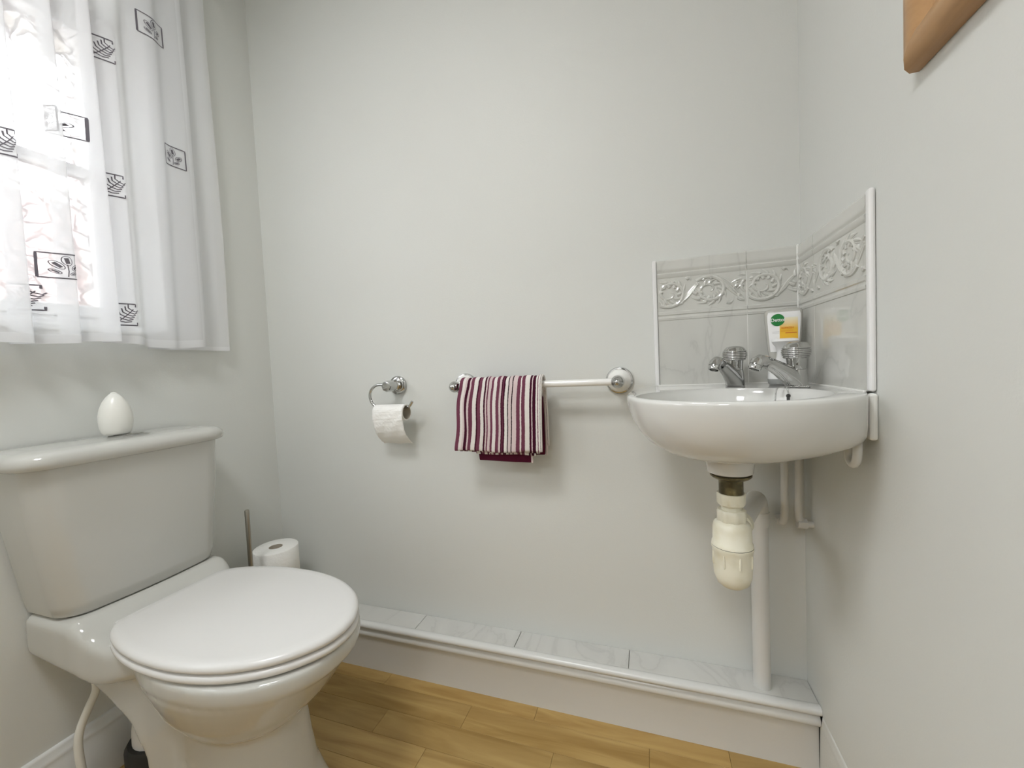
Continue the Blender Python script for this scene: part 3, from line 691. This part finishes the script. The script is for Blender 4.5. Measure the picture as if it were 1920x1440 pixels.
def ringx(r, x): return [(x, rc_y+r*math.cos(a), rc_z+r*math.sin(a)) for a in np.linspace(0, 2*PI, 36, endpoint=False)]
obj('core_tube', G().loft([ringx(.0208, x0), ringx(.0208, x1), ringx(.0200, x1), ringx(.0200, x0)], closed=True), M['card'], t)
obj('paper_layers', G().loft([ringx(.0232, x0+.0005), ringx(.0232, x1-.0005), ringx(.0209, x1-.0005), ringx(.0209, x0+.0005)], closed=True), M['paper'], t)
shp = [(rc_y-.0010, rc_z+.0238)]+[(rc_y+.0238*math.cos(a), rc_z+.0238*math.sin(a)) for a in np.linspace(PI/2+.1, PI, 6)]+[(rc_y-.0240, rc_z-.015), (rc_y-.0225, .775), (rc_y-.018, .755), (rc_y-.008, .735), (rc_y+.008, .716), (rc_y+.026, .7035)]
shp = catmull(shp, 4); rows = []
for k, (y, z) in enumerate(shp):
    q = k/len(shp)
    rows.append([(x0+.001+(x1-x0-.002)*u, y+.0012*math.sin(u*13+k*.6)*q+.0008*math.sin(k*1.9+u*4)*q, z+.0010*math.sin(u*9)*q) for u in np.linspace(0, 1, 22)])
o = obj('hanging_sheet', G().sheet(rows), M['paper'], t); sm = o.modifiers.new('solid', 'SOLIDIFY'); sm.thickness = .0006

# ------------------------------------------------------------------ toilet
TY = .605
def toilet():
    t = thing('toilet', (-.93, TY, 0), 'white close coupled toilet with closed lid against the left wall', 'toilet')
    # pan: lofted volumes fused into one ceramic body
    g = G()
    def oval(xb, xt, hw, z, e=2.2): return superellipse((xb+xt)/2, TY, (xt-xb)/2, hw, z, 48, e)
    g.loft([oval(-1.00, -.655, .112, 0, 2.8), oval(-1.00, -.655, .112, .012, 2.8), oval(-.992, -.668, .104, .04, 2.7), oval(-.985, -.684, .096, .10), oval(-.985, -.694, .092, .16), oval(-1.00, -.70, .092, .21), oval(-1.03, -.705, .095, .26), oval(-1.05, -.72, .10, .33)])
    g.loft([oval(-.90, -.76, .05, .205), oval(-.945, -.715, .088, .225), oval(-.975, -.675, .114, .255), oval(-.995, -.640, .133, .29), oval(-1.01, -.608, .148, .33), oval(-1.02, -.585, .157, .358), oval(-1.025, -.580, .155, .364), oval(-1.03, -.571, .160, .370), oval(-1.03, -.569, .162, .39), oval(-1.03, -.570, .162, .4035)])
    def sec(x, y0, y1, z0, z1, r=.02, n=10):
        pts = []
        for (cy, cz, a0) in ((y1-r, z1-r, 0), (y0+r, z1-r, PI/2), (y0+r, z0+r, PI), (y1-r, z0+r, 1.5*PI)):
            for k in range(n): a = a0+PI/2*k/(n-1); pts.append((x, cy+r*math.cos(a), cz+r*math.sin(a)))
        return pts
    g.loft([sec(-1.243, TY-.156, TY+.166, .362, .452), sec(-1.14, TY-.156, TY+.164, .350, .452), sec(-1.095, TY-.154, TY+.161, .342, .452), sec(-1.075, TY-.152, TY+.158, .335, .440), sec(-1.055, TY-.146, TY+.150, .325, .420), sec(-1.02, TY-.138, TY+.140, .328, .405), sec(-.96, TY-.120, TY+.120, .340, .4)])
    g.loft([sec(-1.215, TY-.125, TY+.125, .345, .42, .03), sec(-1.14, TY-.120, TY+.120, .300, .41, .03), sec(-1.07, TY-.114, TY+.114, .258, .40, .03), sec(-1.02, TY-.108, TY+.108, .215, .38, .03), sec(-.99, TY-.104, TY+.104, .150, .36, .03), sec(-.978, TY-.102, TY+.102, .06, .32, .03), sec(-.9, TY-.098, TY+.098, .03, .30, .03)])
    pan = obj('pan', g, M['cistern'], t, smooth=False)
    rm = pan.modifiers.new('fuse', 'REMESH'); rm.mode = 'VOXEL'; rm.voxel_size = .0055; rm.use_smooth_shade = True
    s2 = pan.modifiers.new('soft', 'SMOOTH'); s2.iterations = 9; s2.factor = .5
    # seat and lid
    LK = [(-1.046, .090), (-1.040, .108), (-1.012, .131), (-.96, .150), (-.90, .1615), (-.84, .165), (-.78, .1625), (-.72, .151), (-.67, .132), (-.625, .104), (-.592, .069), (-.572, .034), (-.566, 0)]
    def outline(grow, z, xs=0):
        half = catmull(LK, 4); c = (-.80, 0)
        pts = [(x, h) for x, h in half]+[(x, -h) for x, h in reversed(half[:-1])]
        out = []
        for x, h in pts:
            dx, dy = x-c[0], h-c[1]; L_ = math.hypot(dx, dy); k = (L_+grow)/L_
            out.append((c[0]+dx*k+xs, TY+.004+dy*k, z+.001))
        return out
    g = G().loft([outline(-.006, .4055), outline(.001, .4075), outline(.003, .412), outline(.002, .4185), outline(-.004, .4205)])
    obj('seat', g, M['seat'], t, angle=75)
    rr = [outline(-.008, .4235), outline(.000, .4245), outline(.0025, .4285), outline(.0020, .4335), outline(-.002, .4375), outline(-.009, .4400)]
    for k, dz in ((.93, .4410), (.75, .4425), (.5, .4437), (.25, .4443), (.04, .4445)):
        rr.append([(-.80+(p[0]+.80)*k, TY+(p[1]-TY)*k, dz) for p in outline(-.009, 0)])
    obj('seat_lid', G().loft(rr), M['seat'], t, angle=75)
    for y in (TY-.075, TY+.075):
        obj('hinge', G().lathe([(.011, -.022), (.0125, -.020), (.0125, .020), (.011, .022)], (0, 0, 0), 'z', 18).xf(Matrix.Translation((-1.055, y, .4190)) @ Matrix.Rotation(PI/2, 4, 'X')), M['seat'], t)
    # cistern
    def cis(xf, y0, y1, z, r, e=6):
        pts = [(-1.238, y1, z)]
        for k in range(12): a = PI/2*(1-k/11); pts.append((xf-r+r*math.cos(a), y1-r+r*math.sin(a), z))
        for k in range(1, 8):                                   # gently bowed front
            q = k/8; pts.append((xf+.006*math.sin(PI*q), y1-r+(y0+r-y1+r)*q, z))
        for k in range(12): a = -PI/2*(k/11); pts.append((xf-r+r*math.cos(a), y0+r+r*math.sin(a), z))
        pts.append((-1.238, y0, z)); return pts
    rings = [cis(-1.108, TY-.142, TY+.150, .4535, .045), cis(-1.104, TY-.149, TY+.157, .457, .05), cis(-1.100, TY-.154, TY+.162, .48, .05), cis(-1.094, TY-.178, TY+.176, .66, .05), cis(-1.091, TY-.186, TY+.182, .763, .05)]
    cb = obj('cistern', G().loft(rings), M['cistern'], t, angle=50)
    LY0, LY1 = TY-.202, TY+.196
    rings = [cis(-1.088, LY0+.006, LY1-.006, .763, .052), cis(-1.080, LY0, LY1, .767, .055), cis(-1.077, LY0-.002, LY1+.002, .775, .057), cis(-1.078, LY0, LY1, .785, .056), cis(-1.084, LY0+.006, LY1-.006, .7925, .052), cis(-1.097, LY0+.018, LY1-.018, .7965, .042), cis(-1.125, LY0+.045, LY1-.045, .7985, .03)]
    ld = obj('cistern_lid', G().loft(rings), M['cistern'], t, angle=60)
    bc = (-1.168, TY+.012)
    obj('flush_button', G().lathe([(.037, .7975), (.0375, .801), (.035, .803), (.0295, .8032), (.028, .802)], (*bc, 0), 'z', 36), M['chrome'], ld)
    obj('button_cap', G().lathe([(.0262, .7995), (.0262, .8040), (.024, .8052), (.0005, .8055)], (*bc, 0), 'z', 32), M['chrome'], ld)
    # outlet behind the pan
    obj('pan_connector', G().tube(catmull([(-.98, TY, .18), (-1.04, TY, .178), (-1.09, TY, .165), (-1.115, TY, .135), (-1.12, TY, .08)], 5), .052, 28), M['plastic'], t)
    obj('shade_collar', G().lathe([(.066, 0), (.066, .085), (.060, .095), (.05, .096)], (-1.12, TY, 0), 'z', 28), M['rubber'], t)  # black collar stands in for the deep shade behind the pan
    g = G().tube(catmull([(-1.165, .520, .362), (-1.167, .518, .30), (-1.170, .520, .255), (-1.176, .508, .222), (-1.181, .494, .185), (-1.181, .488, .15), (-1.178, .489, .09), (-1.175, .493, 0.0)], 6), .0075, 14)
    obj('fill_hose', g, M['hose'], t)
    return bc
BC = toilet()
# egg-shaped air freshener on the cistern
ex, ey, ez = -1.176, TY-.006, .8056
t = thing('air_freshener', (ex, ey, ez), 'small white egg shaped air freshener standing on the flush button', 'air freshener')
pr = [(.0200, 0), (.0235, .001), (.0262, .006), (.0290, .016), (.0305, .030), (.0300, .044), (.0268, .060), (.0215, .074), (.0150, .085), (.0085, .0925), (.0040, .0955)]
obj('shell', G().lathe(pr, (ex, ey, ez), 'z', 40, True, True), M['freshener'], t, angle=80)
obj('vent_cap', G().lathe([(.0062, .0935), (.0058, .0955), (.0035, .0972), (.0004, .0978)], (ex, ey, ez), 'z', 20), M['freshener'], t)

# toilet brush
bx_, by_ = -1.080, .826
t = thing('toilet_brush', (bx_, by_, 0), 'toilet brush with slim brushed steel handle behind the toilet', 'toilet brush')
obj('holder', G().lathe([(.040, 0), (.042, .003), (.042, .20), (.040, .202), (.036, .20), (.036, .02)], (bx_, by_, 0), 'z', 30, True, True), M['steel'], t)
obj('handle', G().lathe([(.006, .05), (.006, .535), (.0062, .5355), (.0062, .549), (.0048, .552), (.0005, .5525)], (bx_, by_, 0), 'z', 20), M['steel'], t)
obj('splash_lid', G().lathe([(.0062, .215), (.020, .212), (.040, .2035), (.041, .2025), (.006, .2025)], (bx_, by_, 0), 'z', 30), M['steel'], t)
# spare rolls stacked in the corner
lab = ['spare white toilet roll on top of the stack in the corner', 'white toilet roll second from the top of the corner stack', 'white toilet roll third from the top of the corner stack', 'white toilet roll at the bottom of the corner stack']
for k in range(4):
    z0 = (3-k)*.0985; c = (-1.118+.001*k, .9405, z0)
    t = thing('spare_toilet_roll', c, lab[k], 'toilet roll', 'spare toilet rolls in the corner')
    R_, r_ = .0625, .0195
    prf = [(r_, .0005), (R_-.002, .0005), (R_, .0025), (R_, .0955), (R_-.002, .0975), (r_, .0975)]
    n = 44; rings = [[(c[0]+r*math.cos(2*PI*i/n), c[1]+r*math.sin(2*PI*i/n), z0+h) for i in range(n)] for r, h in prf]
    obj('paper', G().loft(rings, closed=True), M['paper'], t, angle=50)
    rings = [[(c[0]+r*math.cos(2*PI*i/n), c[1]+r*math.sin(2*PI*i/n), z0+h) for i in range(n)] for r, h in [(r_-.0001, .001), (r_-.0001, .097), (r_-.001, .097), (r_-.001, .001)]]
    obj('core_tube', G().loft(rings, closed=True), M['card'], t)

# ------------------------------------------------------------------ curtains
CP = .073
def cw(s, z):
    """curtain surface: arc position s and height z to a point"""
    am = .0185*(1/(1+math.exp((s-.655)/.012))) + .0050
    dn = (2.12-z)/1.1
    ph = 2*PI*(s-.6133)/CP+2.353 + .35*math.sin(s*9+1.5) + .25*math.sin(z*3+s*14)
    k = .72+.33*dn
    y = s+am*k*math.sin(ph)+.006*math.sin(z*2.1+s*5)*dn
    x = -1.204+am*k*.95*math.cos(ph-PI/2)+.004*math.sin(s*31+z*2)
    return x, y, z
CT, CB = 2.10, 1.016
t = thing('window_curtain', (-1.204, .5, CT), 'white sheer curtain printed with leaf squares hanging over the window', 'curtain')
ss = np.arange(.19, .8325, .0026); zz = np.linspace(CB, CT, 46)
def hemz(s): return .006*math.sin(s*23)+.012*max(0, (.62-s))*1.0
rows = [[cw(s, z+(hemz(s) if k == 0 else hemz(s)*max(0, 1-k/12))) for s in ss] for k, z in enumerate(zz)]
obj('cloth', G().sheet(rows), M['curtain'], t, angle=180)
rows = [[tuple(np.array(cw(s, z+hemz(s)*(1-k*.04)))+np.array([.0008, 0, 0])) for s in ss] for k, z in enumerate(np.linspace(CB, CB+.020, 4))]
obj('bottom_hem', G().sheet(rows), M['hem'], t, angle=180)
rows = [[tuple(np.array(cw(s, z))+np.array([.0010, 0, 0])) for s in np.arange(.8185, .8325, .002)] for z in zz]
obj('side_hem', G().sheet(rows), M['hem'], t, angle=180)
# printed motifs
def locate(px, py):
    best = None
    for s in np.arange(.36, .832, .004):
        for z in np.arange(1.02, 1.98, .01):
            if cw(s+.012, z)[1]-cw(s-.012, z)[1] < (.018 if px > 60 else .006): continue
            u, v = project(cw(s, z)); d = (u-px)**2+(v-py)**2
            if best is None or d < best[0]: best = (d, s, z)
    return best[1], best[2]
def motif(kind, s0, z0, size):
    kx = 1/min(2.6, max(.7, (cw(s0+.012, z0)[1]-cw(s0-.012, z0)[1])/.024))
    strokes = []; h = size/2
    def line(pts, w=.0022): strokes.append((pts, w))
    if kind == 'leaf':
        line([(-h, -h), (h, -h), (h, h), (-h, h), (-h, -h)], .0026)
        for (cx_, cy_, a, l, w) in ((.0, .012, 1.75, .020, .0062), (-.010, .002, 2.2, .020, .0048), (.012, -.002, .75, .015, .0050), (-.012, -.012, 2.5, .013, .0030), (.008, -.015, .35, .011, .0030)):
            p = []
            for i in range(17):
                q = 2*PI*i/16; e = (l/2*math.cos(q), w*math.sin(q)); p.append((cx_+e[0]*math.cos(a)-e[1]*math.sin(a), cy_+e[0]*math.sin(a)+e[1]*math.cos(a)))
            line(p, .0011); line([(cx_-l*.3*math.cos(a), cy_-l*.3*math.sin(a)), (cx_+l*.3*math.cos(a), cy_+l*.3*math.sin(a))], w*.9)
        line([(0, -h*.85), (.001, -.01), (0, .004)], .0014)
    else:
        line([(-h, h), (h*.65, h), (h*.65, h*.72)], .0030); line([(-h, -h), (h*.75, -h), (h*.75, -h*.72)], .0030)
        for k in range(6):
            q = k/5; bx0, by0 = -.010+.020*q, -.016+.026*q
            line([(bx0, by0), (bx0-.007, by0+.006), (bx0-.011+.004*q, by0+.015)], .0022)
            line([(bx0, by0), (bx0+.008, by0-.003), (bx0+.018-.006*q, by0-.001+.002*q)], .0022)
        line([(-.016, -.021), (-.008, -.013), (.004, .003), (.012, .014)], .0018)
    g = G()
    for pts, w in strokes:
        P = []
        for a, b in zip(pts[:-1], pts[1:]):
            n = max(1, int(math.hypot(b[0]-a[0], b[1]-a[1])/.003))
            for i in range(n): P.append((a[0]+(b[0]-a[0])*i/n, a[1]+(b[1]-a[1])*i/n))
        P.append(pts[-1]); L_, R_ = [], []
        for i, p in enumerate(P):
            a, b = P[max(0, i-1)], P[min(len(P)-1, i+1)]; d = math.hypot(b[0]-a[0], b[1]-a[1]) or 1
            nx, ny = -(b[1]-a[1])/d*w/2, (b[0]-a[0])/d*w/2
            for sgn, lst in ((1, L_), (-1, R_)):
                q = cw(s0+(p[0]+sgn*nx)*kx, z0+p[1]+sgn*ny); lst.append((q[0]+.0012, q[1], q[2]))
        g.sheet([L_, R_])
    obj('printed_motif', g, M['print'], t, angle=180)
for kind, px, py in (('leaf', 290, 55), ('fern', 192, 92), ('leaf', 80, 222), ('fern', 12, 265), ('leaf', 322, 292), ('fern', 211, 347), ('leaf', 124, 500), ('fern', 42, 556), ('fern', 234, 592)):
    motif(kind, *locate(px, py), .052)
# plain inner net panel nearest the corner
t2 = thing('net_panel', (-1.225, .83, CT), 'plain sheer white net panel hanging between curtain and room corner', 'curtain')
def cw2(s, z): return (-1.222+.006*math.sin(s*55+z*1.2)+.002*math.sin(z*5), s+.0025*math.sin(z*6)*(1 if s > .9 else 0), z)
rows = [[cw2(s, z-.008) for s in np.arange(.70, .9165, .004)] for z in zz]
obj('cloth', G().sheet(rows), M['curtain'], t2, angle=180)
rows = [[tuple(np.array(cw2(s, z-.008))+np.array([.0008, 0, 0])) for s in np.arange(.70, .9165, .004)] for z in (CB, CB+.012)]
obj('bottom_hem', G().sheet(rows), M['hem'], t2, angle=180)
t = thing('curtain_rod', (-1.215, .25, CT+.004), 'slim white curtain rod above the window', 'curtain rod')
obj('rod', G().tube([(-1.213, -.76, CT+.013), (-1.213, .935, CT+.013)], .005, 14), M['plastic'], t)
for y in (-.75, .928): obj('bracket', G().box(XL, -1.205, y-.006, y+.006, CT+.004, CT+.022), M['plastic'], t, smooth=False, bevel=.002)

# ------------------------------------------------------------------ wooden framed mirror on the right wall
t = thing('framed_mirror', (XR, .44, 1.28), 'tan wooden frame hanging high on the right wall', 'frame')
FY0, FY1, FZ0, FZ1, FWd = .22, .659, 1.262, 1.86, .046
def rail(a, b, inward):
    """bar with a rounded room side; a,b ends on the outer edge, mitred"""
    a, b, inn = Vector(a), Vector(b), Vector(inward); ax = (b-a).normalized()
    pr = [(0, 0), (0, .010), (.004, .017), (.012, .0215), (.022, .0225), (.032, .020), (.040, .0145), (FWd, .011), (FWd, 0)]
    r0 = [tuple(a+inn*w+ax*w+Vector((-d, 0, 0))) for w, d in pr]; r1 = [tuple(b+inn*w-ax*w+Vector((-d, 0, 0))) for w, d in pr]
    return G().loft([r0, r1])
X_ = XR-.001
obj('bottom_rail', rail((X_, FY0, FZ0), (X_, FY1, FZ0), (0, 0, 1)), M['frame_wood'], t, angle=35)
obj('top_rail', rail((X_, FY0, FZ1), (X_, FY1, FZ1), (0, 0, -1)), M['frame_wood'], t, angle=35)
obj('stile', rail((X_, FY1, FZ0), (X_, FY1, FZ1), (0, -1, 0)), M['frame_wood'], t, angle=35)
obj('stile', rail((X_, FY0, FZ0), (X_, FY0, FZ1), (0, 1, 0)), M['frame_wood'], t, angle=35)
obj('mirror_glass', G().box(X_-.008, X_-.004, FY0+.04, FY1-.04, FZ0+.04, FZ1-.04), M['mirror'], t, smooth=False)

# ------------------------------------------------------------------ housings of the added fill lamps (unseen, above and behind the view)
for c, R0, lb_ in (((-.58, -.15), .245, 'wide round white housing of an added fill lamp over the room'), ((-.20, -1.50), .30, 'round white housing of an added fill lamp in the hall')):
    t = thing('fill_lamp_housing', (c[0], c[1], ZC), lb_, 'lamp', 'added fill lamps')
    obj('base_plate', G().lathe([(R0, ZC), (R0, ZC-.02), (R0-.01, ZC-.03)], (*c, 0), 'z', 40), M['plastic'], t)
    obj('rim', G().lathe([(R0-.008, ZC-.03), (R0+.006, ZC-.034), (R0+.006, ZC-.07), (R0-.002, ZC-.074), (R0-.005, ZC-.07), (R0-.005, ZC-.034)], (*c, 0), 'z', 40, False, False), M['plastic'], t)
